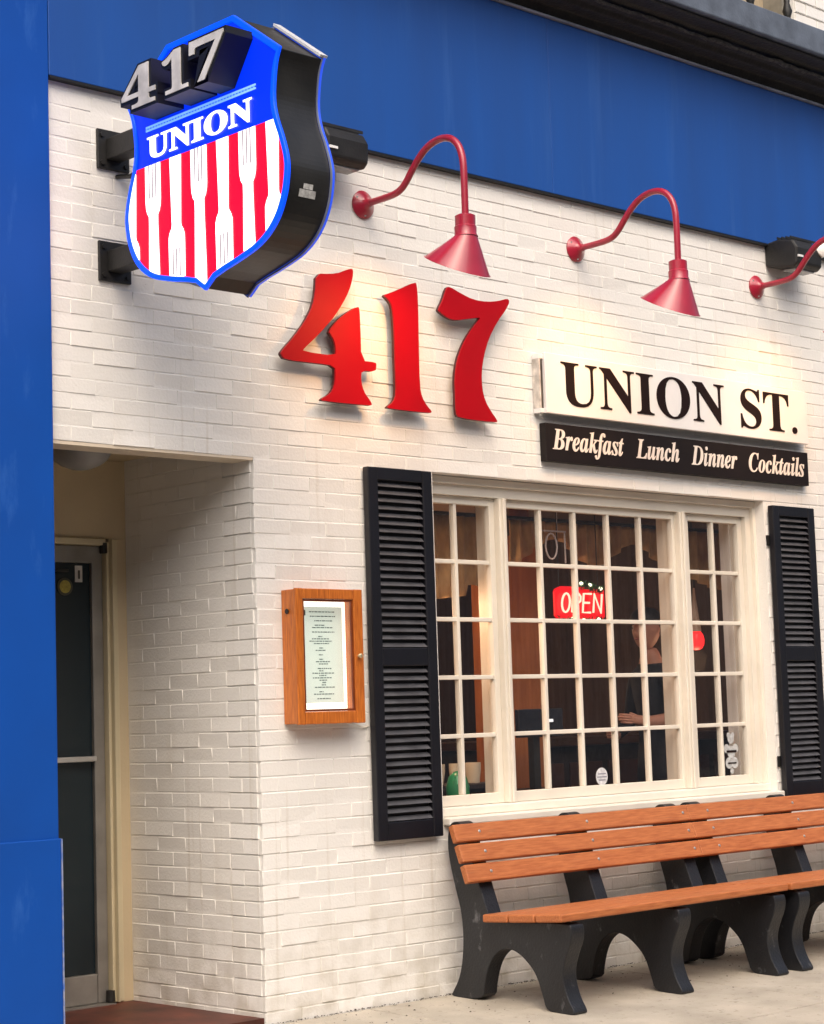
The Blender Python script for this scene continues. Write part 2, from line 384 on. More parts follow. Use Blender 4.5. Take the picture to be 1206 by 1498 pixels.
# door
D = MB(); D.box(-1.12, -.1252, .985, 1.03, 2.075, 2.155); D.box(-.185, -.126, .984, 1.031, .052, 2.156); D.box(-1.12, -.1865, .985, 1.03, .052, .185); D.box(-1.12, -1.05, .984, 1.031, .186, 2.074)
door = D.build("door", M_ALU, B, .004); tag(door, "glass entrance door in a grey aluminium frame")
box("pane", -1.049, -.186, 1.003, 1.011, .186, 2.074, M_DOORG, door)
box("push_bar", -1.04, -.19, .955, .978, 1.152, 1.178, M_BAR, door, .006)
MB().tube([(-1.04, .966, 1.166), (-1.04, 1.0, 1.166)], .008).build("bar_bracket", M_BAR, door)
MB().lathe((-.128, .968, 2.12), (0, 0, 1), [(0, .018), (.05, .018)]).build("pivot", M_DARKM, door)
MB().lathe((-.128, .968, .055), (0, 0, 1), [(0, .022), (.05, .02)]).build("pivot", M_DARKM, door)
box("closer_arm", -.9, -.325, .962, .978, 2.028, 2.042, M_DARKM, door, .003)
box("sticker", -.268, -.228, .999, 1.002, 1.985, 2.062, mat("sticker_white", (.6, .58, .55), .5, .1, 30), door)
box("sticker_mark", -.252, -.243, .9955, .9985, 2.0, 2.04, M_DARKM, door)
s = MB().lathe((-.325, .9995, 1.962), (0, -1, 0), [(0, .042), (.002, .042)]); s.build("badge", mat("badge_dark", (.05, .05, .03), .5, 0), door)
MB().lathe((-.325, .997, 1.962), (0, -1, 0), [(0, .03), (.0015, .03)]).build("badge_centre", mat("badge_gold", (.45, .36, .06), .5, .2, 60), door)
J = MB(); J.box(-.122, -.105, .955, 1.06, .05, 2.175); J.box(-1.2, -.1225, .955, 1.06, 2.158, 2.188); J.box(-.104, -.055, .962, .9715, .05, 2.186); J.box(-.105, -.098, .93, .9715, .05, 2.188)
J.build("door_jamb", mat("jamb_tan_paint", (.64, .55, .36), .5, .06, 3), B, .004)
box("threshold", -1.2, -.1225, .93, 1.1, .045, .0505, M_ALU, B)

# blue fascia, pillar, cornice, upper storey
box("fascia_panel", -1.0505, 2.02, -.030, 0.0, 3.985, 4.925, M_BLUE, B, .003)
box("fascia_panel", 2.0207, 9.1, -.030, 0.0, 3.985, 4.925, M_BLUE, B, .003)
box("drip_edge", -1.05, 9.1, -.034, -.001, 3.974, 3.9835, M_BLACKT, B)
pil = box("pillar", -3.6, -1.053, -.030, .13, -.1, 4.925, M_BLUE2, B, .004)
box("plinth", -3.6, -1.0485, -.040, -.0305, -.1, .878, M_BLUE2, pil, .005)
box("plinth_edge", -1.048, -1.0445, -.043, .1, -.1, .876, mat("chipped_edge_paint", (.05, .14, .45), .5, .5, 30, col2=(.40, .42, .46)), pil)
box("flashing", -3.6, 9.1, -.052, -.005, 4.927, 4.936, M_FLASH, B, .003)
prof = [(-.01, 4.938), (-.045, 4.938), (-.055, 4.985), (-.13, 4.992), (-.145, 5.02), (-.2, 5.03), (-.235, 5.052), (-.315, 5.058), (-.315, 5.075), (-.01, 5.075)]
MB().prism(prof, BLD, -3.6, 9.1).build("cornice", M_CORN, B, .006)
cr = MB(); rq = random.Random(5)                     # lumpy old wiring and bitumen along the moulding
pth = [(-3.5 + .06*i, -.205 - rq.uniform(0, .012), 5.02 - rq.uniform(0, .012)) for i in range(208)]
cr.tube(pth, [.008 + rq.uniform(0, .009) for _ in pth], 6); cr.build("cornice_bead", mat("bitumen_grey", (.07, .065, .06), .8, .5, 40, .6, 80, col2=(.02, .018, .018)), B)
box("cornice_fascia", -3.6, 9.1, -.345, -.0105, 5.078, 5.235, M_FASC, B, .008)
up = MB(); up.box(-3.6, 2.95, .03, .25, 5.237, 7.6); up.box(2.95, 4.26, .03, .25, 7.0, 7.6)
up.build("upper_wall", mat("upper_wall_paint", (.62, .56, .48), .7, .15, 3), B)
uw = box("upper_pilaster", 4.262, 9.1, -.03, .25, 5.237, 7.6, M_MORTAR, B)
for n in range(30):
    z = 5.24 + n*.0765; x = 4.262 - (.11 if n % 2 else 0)
    while x < 8.9:
        p, q = max(x, 4.262), x + .22
        o = bpy.data.objects.new("brick", brick_mesh(q-p-.008, .066, n % 5)); COL.objects.link(o); o.parent = uw; o.location = ((p+q)/2, -.042, z+.038)
        x += .22
wn = MB(); wn.box(2.96, 3.06, .0, .2, 5.237, 7.0); wn.box(4.19, 4.258, .0, .2, 5.237, 7.0); wn.box(3.56, 3.64, .02, .18, 5.237, 7.0)
uwin = wn.build("upper_window", mat("upper_frame_paint", (.33, .30, .24), .6, .25, 8), B, .006)
box("blind", 3.062, 3.558, .14, .15, 5.24, 7.0, mat("dark_blind", (.05, .05, .055), .6, .1, 3), uwin)
box("blind", 3.642, 4.188, .14, .15, 5.24, 7.0, mat("tan_blind", (.50, .40, .27), .7, .15, 4, stretch=(8, 1, 1)), uwin)
for i, x in enumerate((3.29, 3.66, 4.02)):
    zz = 5.236
    o = MB().lathe((x, -.15, zz), (0, 0, 1), [(0, .035), (.03, .035), (.04, .02), (.075, .034), (.11, .018), (.15, .03), (.2, .016), (.3, .03), (.36, .014), (.9, .014)], 12).build("iron_baluster", M_DARKM, B)
box("balcony_rail", 3.2, 4.1, -.17, -.13, 6.13, 6.17, M_DARKM, B, .005)

# ------------------------------------------------------------------ window
WF = MB(); YF = .085
WF.box(X0 + .001, X1 - .001, YF, .2, 2.385, Z1 + .001); WF.box(X0 + .001, 1.1045, YF, .2, .8735, 2.3845); WF.box(3.672, X1 - .001, YF, .2, .8735, 2.3845)
wf = WF.build("window_frame", M_CREAM, B, .004)
MO = MB(); MO.box(X0 + .002, X1 - .002, .062, YF - .0005, 2.437, Z1); MO.box(3.716, X1 - .002, .062, YF - .0005, .8735, 2.4365); MO.box(X0 + .002, 1.104, .062, YF - .0005, .8735, 2.4365)
MO.build("brick_mould", M_CREAM, wf, .006)
sill = MB(); sill.box(X0 - .0, X1 + .0, -.045, .2, Z0 - .006, Z0 + .028); sill.box(X0 + .002, X1 - .002, .045, .2, Z0 + .0285, .872)
sill.build("sill", mat("sill_white_paint", (.80, .75, .66), .45, .06, 4), wf, .006)
ML = ((1.638, 1.6925, 1.660, .026), (3.0665, 3.150, 3.088, .025))
for a, b, m, rw_ in ML:
    MB().box(a, b, .098, .245, .8735, 2.3845).box(m - rw_, m + rw_, .072, .0975, .8735, 2.3845).box(m - .010, m + .010, .062, .0715, .8735, 2.3845).build("mullion", M_CREAM, wf, .004)
box("interior_jamb", 3.668, 3.74, .2005, .27, .8735, 2.3845, M_IWHITE, wf)
box("interior_jamb", 1.104, 1.124, .2005, .27, .8735, 2.3845, M_IWHITE, wf)
GZ0, GZ1 = .925, 2.345
for x0, x1, nc, sa, sb in ((1.105, 1.6375, 2, .022, .037), (1.693, 3.066, 5, .022, .024), (3.1505, 3.6715, 2, .035, .040)):
    win = MB()
    win.box(x0, x0+sa, .112, .150, .8737, 2.3843); win.box(x1-sb, x1, .112, .150, .8737, 2.3843)
    win.box(x0+sa, x1-sb, .113, .149, .8737, GZ0); win.box(x0+sa, x1-sb, .113, .149, GZ1, 2.3843)
    wo = win.build("window", M_CREAM, B, .003)
    a, b = x0+sa, x1-sb; pw = (b-a)/nc; ph = (GZ1-GZ0)/5; hb = .0105
    for i in range(1, nc): MB().box(a+pw*i-hb, a+pw*i+hb, .116, .148, GZ0, GZ1).build("muntin", M_CREAM, wo, .003)
    for j in range(1, 5): MB().box(a, b, .1185, .146, GZ0+ph*j-hb, GZ0+ph*j+hb).build("muntin", M_CREAM, wo, .003)
    for i in range(nc):
        for j in range(5):
            pn = MB().box(a+pw*i+hb*.6, a+pw*(i+1)-hb*.6, .131, .134, GZ0+ph*j+hb*.6, GZ0+ph*(j+1)-hb*.6); t1, t2 = random.gauss(0, .0011), random.gauss(0, .0011)
            pn.v = [(x, y + (t1 if x > a+pw*(i+.5) else -t1) + (t2 if z > GZ0+ph*(j+.5) else -t2), z) for x, y, z in pn.v]; pn.build("pane", M_PANE, wo)
# stickers on the panes
sk = tag(MB().lathe((2.392, .1302, .968), (0, -1, 0), [(0, .046), (.0012, .046)], 28).build("round_sticker", mat("round_sticker_white", (.72, .72, .74), .5, .15, 60)), "small round white sticker low on a pane of the middle window", "sticker")
for k, (w, z) in enumerate(((.03, .016), (.038, .0), (.026, -.016))): box("sticker_line", 2.392 - w, 2.392 + w, .1275, .1285, .966 + z - .003, .966 + z + .003, mat("sticker_grey", (.25, .25, .30), .5, 0), sk)
dk = MB(); cx, cz = 3.500, 1.035
for px, pzz, r in ((0, .095, .035), (-.05, .04, .032), (.05, .04, .032), (0, .02, .045), (-.03, -.04, .04), (.035, -.04, .04), (0, -.085, .02), (-.025, .115, .018), (.025, .115, .018)):
    dk.lathe((cx+px*.8, .1302 - abs(px)*.004 - r*.004, cz+pzz), (0, -1, 0), [(0, r*.8), (.0006, r*.8)], 16)
dkl = tag(dk.build("window_decal", mat("decal_white", (.55, .56, .56), .5, .2, 60), smooth=False), "ornate pale decal on lowest right pane of the narrow window", "decal")
box("decal_line", cx - .045, cx + .045, .1265, .1275, cz + .018, cz + .030, M_INK, dkl); box("decal_line", cx - .035, cx + .04, .1265, .1275, cz - .045, cz - .037, M_INK, dkl)

# ------------------------------------------------------------------ interior
tag(box("interior_floor", -1.9, 6.5, 1.21, 6.0, .0, .10, M_IFLOOR), kind="structure")
tag(box("interior_floor", .23, 6.5, .225, 1.2, .0, .10, M_IFLOOR), kind="structure")
tag(box("interior_back_wall", -1.9, 6.5, 5.0, 5.1, .1, 3.0, M_IWALL), kind="structure")
tag(box("interior_ceiling", -1.9, 6.5, .225, 5.0, 2.76, 2.9, mat("interior_ceiling_paint", (.20, .13, .09), .7, .1, 2)), kind="structure")
tag(box("interior_side_wall", 6.5, 6.6, .225, 5.0, .1, 2.76, M_IWALL), kind="structure")
tag(box("interior_partition", -1.9, -1.8, 1.16, 5.0, .1, 2.76, M_IDARK), kind="structure")

def wavy(x0, x1, y, zt, zb, n=70, amp=.022, waves=11):
    mb = MB(); mb.sm = True; vs = []; fs = []; rows = 6
    for i in range(n+1):
        t = i/n; x = x0 + (x1-x0)*t; b = zb(t)
        for j in range(rows): vs.append((x, y + amp*math.sin(t*waves*6.283 + .4*j*.3)*(0.5+.5*j/rows) + .006*math.sin(17*t), zt + (b-zt)*j/(rows-1)))
    for i in range(n):
        for j in range(rows-1): fs.append((i*rows+j, (i+1)*rows+j, (i+1)*rows+j+1, i*rows+j+1))
    return mb.add(vs, fs)
def valance(x0, x1, zb, label, waves):
    mb = wavy(x0, x1, .46, 2.335, zb, waves=waves)
    o = mb.build("valance", M_CLOTH); s = o.modifiers.new("solid", 'SOLIDIFY'); s.thickness = .004
    tag(o, label, "curtain", "valances across the window")
valance(1.2, 2.05, lambda t: 2.06 - .20*math.sin(math.pi*t)**2*(1 if t < .7 else .6) - .05*math.sin(9*t), "tan pleated valance curtain behind the narrow window by the tall shutter", 9)
valance(2.12, 3.46, lambda t: 2.17 - .07*math.cos(4*math.pi*t), "brown pleated valance curtain behind the middle window", 15)
valance(3.52, 4.35, lambda t: 2.10 - .10*math.sin(math.pi*t), "brown pleated valance curtain above the red pendant lamp", 9)
tag(MB().tube([(1.1, .46, 2.345), (4.6, .46, 2.345)], .011, 10).build("curtain_rod", M_DARKM), "dark curtain rod carrying the valances inside the window", "rod")
ch_ = thing("wooden_hutch", "tall orange wood hutch standing behind the middle window", "hutch", (2.45, 1.0, .1))
for args in (("side_panel", 2.30, 2.68, .80, .84, .1, 2.25), ("side_panel", 2.30, 2.34, .841, .95, .1, 2.25), ("top_board", 2.27, 2.71, .77, .97, 2.2505, 2.29), ("base", 2.28, 2.70, .775, .7995, .1, .3)):
    box(args[0], *args[1:], mat("hutch_wood", (.42, .15, .042), .5, .25, 3, .05, 40, stretch=(10, 10, 1), col2=(.28, .085, .02)), ch_, .004)
bc = thing("bar_counter", "dark bar counter running behind the windows", "counter", (3.2, 1.6, .1))
box("counter_top", 2.75, 5.4, 1.35, 1.9, 1.10, 1.15, mat("counter_wood", (.10, .045, .02), .3, .2, 3), bc, .008); box("counter_front", 2.8, 5.35, 1.42, 1.9, .1, 1.0995, M_IDARK, bc)
for k in range(7): box("front_panel", 2.86 + .355*k, 3.16 + .355*k, 1.408, 1.4195, .25, 1.0, mat("counter_panel", (.09, .035, .02), .5, .2, 5), bc, .004)
mon = thing("monitor", "black till monitor on a stand behind the lower middle panes", "monitor", (2.34, .55, .1))
box("screen", 2.17, 2.52, .50, .53, 1.18, 1.33, mat("screen_black", (.012, .014, .022), .25, 0), mon, .005); box("stand", 2.32, 2.37, .54, .58, .9, 1.25, M_DARKM, mon); box("table", 2.1, 2.62, .42, .8, .86, .8995, M_IDARK, mon); box("table_leg", 2.32, 2.38, .55, .61, .1, .859, M_IDARK, mon)
box("screen_glow", 2.36, 2.435, .4955, .4985, 1.258, 1.274, emit("screen_white", (1, .95, .9), 1.0), mon)
cu = thing("shelf", "cream topped low shelf behind the narrow window by the tall shutter", "shelf", (1.8, .62, .1))
box("shelf_board", 1.5, 2.08, .5, .8, .93, .955, M_IDARK, cu, .003); box("shelf_side", 1.5, 1.53, .5, .8, .1, .9295, M_IDARK, cu); box("shelf_side", 2.05, 2.08, .5, .8, .1, .9295, M_IDARK, cu)
for k, (x, w) in enumerate(((1.66, .05), (1.80, .03), (1.93, .045))):
    tag(MB().lathe((x, .62, .956), (0, 0, 1), [(0, w*.8), (.07, w), (.105, w), (.105, w*.8), (.02, w*.6)], 16).build("cup", mat("cup_cream", (.72, .62, .46), .4, 0)), ["left", "middle", "right"][k] + "most cream cup on the low shelf".replace("most", "most" if k != 1 else ""), "cup", "cups on the low shelf")
tag(MB().lathe((1.60, .40, .872), (0, 0, 1), [(0, .05), (.02, .058), (.08, .06), (.13, .045), (.155, .02), (.16, .0)], 20).build("green_jar", mat("jar_green", (.03, .30, .13), .3, .1, 9)), "green rounded jar on the window ledge by the tall shutter", "jar")
tag(box("window_ledge", .23, 6.0, .3605, .45, .78, .8705, M_IDARK), kind="structure")
# curtain strips and posts deeper inside
post = tag(box("wooden_post", 2.98, 3.07, 1.2, 1.29, .1, 2.76, mat("post_wood", (.20, .07, .05), .5, .2, 6), bevel=.01), "reddish wooden post behind the open sign", "post")

# bar stools
def stool(x, y, lb):
    t = thing("bar_stool", lb, "stool", (x, y, .1), "bar stools at the counter")
    MB().lathe((x, y, .78), (0, 0, 1), [(0, .15), (.02, .17), (.05, .165), (.06, .12)], 20).build("seat", mat("stool_leather", (.10, .02, .015), .4, .1, 8), t)
    for a in range(4):
        c, s_ = math.cos(.785+1.571*a), math.sin(.785+1.571*a); MB().tube([(x+.09*c, y+.09*s_, .78), (x+.17*c, y+.17*s_, .101)], .013, 6).build("leg", M_DARKM, t)
    MB().tube([(x+.14*math.cos(q*.524), y+.14*math.sin(q*.524), .36) for q in range(13)], .009, 6).build("foot_ring", M_BAR, t)
stool(3.05, 1.12, "bar stool at the counter nearest the wooden post"); stool(4.05, 1.12, "bar stool at the counter right of the standing person")

# pendant lamps (lit): one in sight, two added unseen to light the room
def pendant(x, y, z, label, en):
    t = thing("pendant_lamp", label, "lamp", (x, y, z), "red pendant lamps inside")
    MB().tube([(x, y, z+.16), (x, y, 2.76)], .006, 6).build("cord", M_DARKM, t)
    MB().lathe((x, y, z+.0535), (0, 0, 1), [(0, .034), (.03, .030), (.2, .010), (.26, .006)], 16).build("cap", mat("lamp_cap_pale", (.6, .5, .42), .4, 0), t)
    MB().lathe((x, y, z-.055), (0, 0, 1), [(0, .016), (.008, .032), (.03, .046), (.06, .049), (.09, .042), (.108, .028)], 20).build("glass_shade", emit("red_glass_lit", (1, .02, .02), 1.6, (.3, .01, .01)), t)
    l = bpy.data.lights.new("pendant_light", 'POINT'); l.energy = en; l.color = (1, .58, .32); l.shadow_soft_size = .06
    lo = bpy.data.objects.new("pendant_light", l); COL.objects.link(lo); lo.parent = t; lo.location = (0, 0, -.12)
pendant(3.856, .62, 1.705, "red glowing glass pendant lamp behind the narrow right window", 1.2)
pendant(3.5, 3.6, 2.0, "added red pendant lamp out of view deep inside, lighting the room beyond the counter", 45)  # added out of view, only to brighten the interior
pendant(1.45, .60, 2.0, "added red pendant lamp out of view behind the tall shutter, lighting valances and hutch", 17)  # unseen extra lamp, added to light the valances and the hutch front

# OPEN sign
OS = thing("open_sign", "red neon open sign with green garland hanging inside the middle window", "neon sign", (2.42, .26, 1.79))
MB().prism([(2.245, 1.80), (2.61, 1.80), (2.625, 1.815), (2.625, 1.955), (2.61, 1.97), (2.28, 1.97), (2.24, 1.955), (2.23, 1.94), (2.23, 1.815)], FAC, .262, .275).build("backing", emit("open_backing_red", (1, .004, .012), .75, (.25, 0, 0)), OS)
M_NEON = emit("neon_tube", (1, .32, .22), 2.6)
def neon(pts, x, sl=.15):
    return [(x + a*.062 + b*.09*sl, .248, 1.832 + b*.10) for a, b in pts]
Oc = [(.5 + .5*math.cos(t*math.pi/8), .5 + .5*math.sin(t*math.pi/8)) for t in range(17)]
for nm, strokes, x in (("O", [Oc], 2.262), ("P", [[(0, 0), (0, 1), (.7, 1), (1, .85), (1, .6), (.7, .48), (0, .48)]], 2.345), ("E", [[(1, 1), (0, 1), (0, 0), (1, 0)], [(0, .52), (.8, .52)]], 2.43), ("N", [[(0, 0), (0, 1), (1, 0), (1, 1)]], 2.515)):
    mb = MB()
    for st in strokes: mb.tube(neon(st, x), .0058, 8)
    mb.build("neon_letter", M_NEON, OS)
ga = MB(); rg = random.Random(9)
for k in range(420):
    t = rg.random(); x = 2.40 + .21*t; z = 1.985 - .03*t + rg.gauss(0, .008)
    if k % 4 == 0: x = 2.25 + .36*rg.random(); z = 1.793 + rg.gauss(0, .006)
    v = Vector((rg.gauss(0, 1), rg.gauss(0, 1), rg.gauss(0, 1))).normalized()*.026; w = Vector((rg.gauss(0, 1), rg.gauss(0, 1), rg.gauss(0, 1))).normalized()*.005
    c = Vector((x, .25 + rg.gauss(0, .008), z)); ga.add([c - w, c + w, c + v], [(0, 1, 2)])
ga.build("garland", M_GREEN, OS, smooth=False)
for x, z in ((2.42, 1.985), (2.49, 1.978), (2.575, 1.962), (2.345, 1.797), (2.43, 1.79), (2.55, 1.795)):
    MB().lathe((x, .243, z-.010), (0, 0, 1), [(0, .003), (.004, .010), (.012, .012), (.018, .008), (.021, .001)], 10).build("fairy_bulb", emit("fairy_white", (1, .95, .62), 2.2), OS)
MB().tube([(2.27, .268, 1.96), (2.27, .268, 2.38)], .003, 5).tube([(2.58, .268, 1.96), (2.58, .268, 2.38)], .003, 5).build("hanging_chain", M_DARKM, OS)
hn = MB(); hn.tube([(2.145, .25, 2.258), (2.32, .25, 2.258)], .0045, 6); hn.tube([(2.312, .25, 2.262), (2.312, .25, 2.09)], .0045, 6)
hn.tube([(2.205 + .044*math.cos(a*.393), .25, 2.178 + .068*math.sin(a*.393)) for a in range(17)], .0048, 6); hn.tube([(2.255, .25, 2.258), (2.255, .25, 2.36)], .002, 5)
tag(hn.build("unlit_neon_tube", mat("neon_unlit", (.55, .46, .42), .3, 0)), "pale unlit bent tube hanging in the top row above the open sign", "neon tube")

# person inside (dark shirt, forearm reaching to the left)
def person():
    me = bpy.data.meshes.new("person")
    px, py = 3.58, .74
    J = [((px+.05, py, .98), .15, .11), ((px+.05, py, 1.18), .145, .10), ((px+.03, py, 1.40), .17, .11), ((px+.01, py, 1.52), .11, .08), ((px-.01, py, 1.60), .055, .055), ((px-.02, py, 1.68), .06, .065),
         ((px-.02, py-.16, 1.49), .062, .062), ((px-.08, py-.21, 1.25), .05, .05), ((px-.22, py-.17, 1.235), .040, .036), ((px-.32, py-.13, 1.25), .030, .024),
         ((px+.06, py+.17, 1.49), .062, .062), ((px+.05, py+.22, 1.24), .05, .05), ((px-.12, py+.2, 1.16), .038, .036), ((px-.24, py+.14, 1.17), .030, .025),
         ((px+.05, py-.09, .88), .09, .09), ((px+.04, py-.10, .50), .065, .065), ((px+.06, py-.10, .14), .045, .05), ((px-.06, py-.10, .115), .035, .028),
         ((px+.05, py+.09, .88), .09, .09), ((px+.04, py+.10, .50), .065, .065), ((px+.06, py+.10, .14), .045, .05), ((px-.06, py+.10, .115), .035, .028)]
    E = [(0,1),(1,2),(2,3),(3,4),(4,5),(3,6),(6,7),(7,8),(8,9),(3,10),(10,11),(11,12),(12,13),(0,14),(14,15),(15,16),(16,17),(0,18),(18,19),(19,20),(20,21)]
    V = [j[0] for j in J]; Rr = [(j[1], j[2]) for j in J]
    def fingers(b, wr, side):
        b = Vector(V[b]); d = (b - Vector(V[wr])).normalized(); s = Vector((0, 0, 1)); o = d.cross(s).normalized()
        for k, (off, ln) in enumerate(((.022, .062), (.008, .072), (-.007, .068), (-.021, .054))):
            base = len(V); p0 = b + d*.035 + s*off
            V.extend([tuple(p0), tuple(p0 + d*ln*.6 + o*side*.008), tuple(p0 + d*ln*.95 + o*side*.032)]); Rr.extend([(.009, .009), (.0085, .0085), (.007, .007)])
            E.extend([((9 if wr == 8 else 13), base), (base, base+1), (base+1, base+2)])
        base = len(V); p0 = b + s*.026 - d*.01; V.extend([tuple(p0 + o*side*.018), tuple(p0 + d*.035 + o*side*.035 + s*.012)]); Rr.extend([(.010, .010), (.008, .008)])
        E.extend([((9 if wr == 8 else 13), base), (base, base+1)])
    fingers(9, 8, 1); fingers(13, 12, -1)
    me.from_pydata(V, E, []); o = bpy.data.objects.new("person", me); COL.objects.link(o)
    sm = o.modifiers.new("skin", 'SKIN')
    if not me.skin_vertices: bpy.context.view_layer.update()
    if not me.skin_vertices:
        bpy.context.view_layer.objects.active = o; o.select_set(True)
        try: bpy.ops.mesh.customdata_skin_add()
        except Exception: pass
    for i, sv in enumerate(me.skin_vertices[0].data): sv.radius = Rr[i]; sv.use_root = (i == 0)
    ss = o.modifiers.new("sub", 'SUBSURF'); ss.levels = 1; ss.render_levels = 2
    bpy.context.view_layer.update(); dg = bpy.context.evaluated_depsgraph_get()
    m2 = bpy.data.meshes.new_from_object(o.evaluated_get(dg)); COL.objects.unlink(o); bpy.data.objects.remove(o)
    # head: a shaped ellipsoid facing -x, sunk into the neck
    bm = bmesh.new(); bm.from_mesh(m2); hc = Vector((px-.035, py, 1.775))
    g = bmesh.ops.create_uvsphere(bm, u_segments=28, v_segments=20, radius=1.0)
    for v in g["verts"]:
        c = v.co.copy(); x, y, z = c.x*.098, c.y*.076, c.z*.122
        if z < 0: x = x*(1 - .12*(-z/.122)) - .012*(-z/.122); y *= 1 - .22*(-z/.122)
        f = max(0, -c.x)                                       # face side
        n = math.exp(-((c.y/.16)**2 + ((c.z+.10)/.22)**2))*f; x -= .026*n          # nose
        e = sum(math.exp(-(((c.y-s*.42)/.18)**2 + ((c.z-.10)/.13)**2)) for s in (-1, 1))*f; x += .012*e   # eye sockets
        mth = math.exp(-((c.y/.35)**2 + ((c.z+.45)/.06)**2))*f; x += .006*mth
        chn = math.exp(-((c.y/.4)**2 + ((c.z+.78)/.2)**2))*f; x -= .012*chn
        ear = sum(math.exp(-(((c.x-.1)/.18)**2 + ((c.z+.02)/.25)**2)) for _ in (0,))*(abs(c.y) > .8); y += .018*ear*(1 if y > 0 else -1)
        v.co = hc + Vector((x, y, z))
    bm.to_mesh(m2); bm.free()
    o = bpy.data.objects.new("person", m2); COL.objects.link(o)
    m2.materials.clear()
    for q in (M_SHIRT, M_SKIN, mat("dark_trousers", (.015, .015, .02), .8, .1, 9)): m2.materials.append(q)
    for p in m2.polygons:
        c = p.center; p.use_smooth = True
        skin = c.z > 1.575 or (c.x < px-.115 and c.z < 1.33 and c.z > 1.05)
        p.material_index = 1 if skin else (2 if c.z < .98 else 0)
    tag(o, "person in dark shirt and cap standing behind the middle window, forearm out", "person")
    cp = MB(); cp.lathe((px-.035, py, 1.812), (0, 0, 1), [(0, .106), (.03, .106), (.06, .092), (.085, .06), (.096, .01)], 20); cp.v = [((x-(px-.035))*1.02+(px-.035), (y-py)*.83+py, z) for x, y, z in cp.v]
    cp.build("cap", M_HAIR, o)
    hx, hz = px-.035, 1.775
    for sgn in (-1, 1):
        MB().lathe((hx-.083, py+sgn*.031, hz+.010), (-1, sgn*.25, 0), [(0, .013), (.004, .012), (.008, .007), (.009, .001)], 12).build("eye", mat("eye_white", (.62, .58, .54), .3, 0), o)
        MB().lathe((hx-.0905, py+sgn*.033, hz+.010), (-1, sgn*.25, 0), [(0, .0062), (.002, .005)], 10).build("iris", M_HAIR, o)
        MB().tube([(hx-.094, py+sgn*.014, hz+.030), (hx-.096, py+sgn*.032, hz+.036), (hx-.084, py+sgn*.050, hz+.030)], [.003, .0045, .002], 6).build("eyebrow", M_HAIR, o)
    MB().tube([(hx-.091, py-.024, hz-.058), (hx-.101, py, hz-.055), (hx-.091, py+.024, hz-.058)], [.002, .0052, .002], 8).build("lips", mat("lip_skin", (.36, .12, .10), .5, 0), o)
    hb = MB(); hb.lathe((hx+.012, py, hz-.055), (0, 0, 1), [(0, .055), (.03, .088), (.07, .098), (.10, .098)], 20); hb.v = [(x, (y-py)*.80+py, z) for x, y, z in hb.v]; hb.v = [((max(x, hx+.004+.25*abs(y-py))), y, z) for x, y, z in hb.v]; hb.build("hair", M_HAIR, o)
    br = MB(); br.prism([(px-.13, py-.07), (px-.2, py-.045), (px-.215, py), (px-.2, py+.045), (px-.13, py+.07)], lambda a, b, d: (a, b, d), 1.812, 1.82); br.build("cap_brim", M_HAIR, o)
person()

# ================================================================== THINGS ON THE FRONT
# red numerals, stood off the wall
D4 = [[.348,3.332],[.431,3.34],[.497,3.357],[.554,3.383],[.574,3.379],[.566,3.333],[.542,3.274],[.501,3.211],[.45,3.147],[.39,3.087],[.319,3.024],[.263,2.979],[.25,2.962],[.448,2.961],[.453,2.997],[.442,3.034],[.426,3.054],[.411,3.071],[.466,3.129],[.529,3.174],[.594,3.209],[.604,3.201],[.607,3.125],[.606,2.955],[.696,2.957],[.701,2.944],[.694,2.912],[.607,2.91],[.6,2.867],[.615,2.813],[.647,2.78],[.667,2.755],[.654,2.749],[.363,2.746],[.354,2.754],[.41,2.781],[.437,2.817],[.445,2.863],[.444,2.916],[.329,2.916],[.147,2.914],[.124,2.935],[.13,2.951],[.206,3.024],[.279,3.109],[.322,3.18],[.341,3.248]]
D1 = [[.759,3.284],[.817,3.303],[.888,3.335],[.967,3.372],[.979,3.364],[.984,3.284],[.979,3.053],[.977,2.869],[.989,2.819],[1.019,2.781],[1.052,2.755],[1.044,2.746],[.767,2.746],[.763,2.753],[.806,2.78],[.824,2.821],[.823,2.923],[.824,3.036],[.823,3.173],[.814,3.24],[.792,3.266]]
D7 = [[1.182,3.373],[1.199,3.381],[1.279,3.356],[1.361,3.336],[1.461,3.337],[1.547,3.353],[1.608,3.373],[1.621,3.359],[1.596,3.317],[1.524,3.243],[1.46,3.152],[1.422,3.064],[1.401,2.979],[1.402,2.897],[1.419,2.839],[1.458,2.789],[1.503,2.746],[1.494,2.737],[1.233,2.739],[1.218,2.763],[1.218,2.845],[1.218,2.938],[1.238,3.022],[1.275,3.096],[1.328,3.167],[1.398,3.24],[1.407,3.253],[1.323,3.237],[1.248,3.22],[1.191,3.221],[1.125,3.249],[1.121,3.26],[1.155,3.311]]
for nm, poly, ps in (("4", D4, ((.38, 3.2), (.53, 2.85))), ("1", D1, ((.9, 3.2), (.9, 2.85))), ("7", D7, ((1.3, 3.29), (1.32, 2.85)))):
    cx = sum(p[0] for p in poly)/len(poly)
    t = thing("numeral", "large red raised numeral %s on the white brick wall" % dict(zip("417", ("four with an open top", "one with a flared foot", "seven with a curved stem")))[nm], "numeral", (cx, 0, 2.74), "red house numerals on the wall")
    pl = [tuple(p) for p in poly]
    pl = chaikin(pl, 1)
    MB().prism(pl, FAC, -.066, -.058).build("face", M_RED417, t)
    MB().prism(pl, FAC, -.0578, -.043).build("edge", M_RED417S, t)
    for x, z in ps: MB().lathe((x, -.0428, z), (0, 1, 0), [(0, .008), (.046, .008)], 8).build("stud", M_DARKM, t)

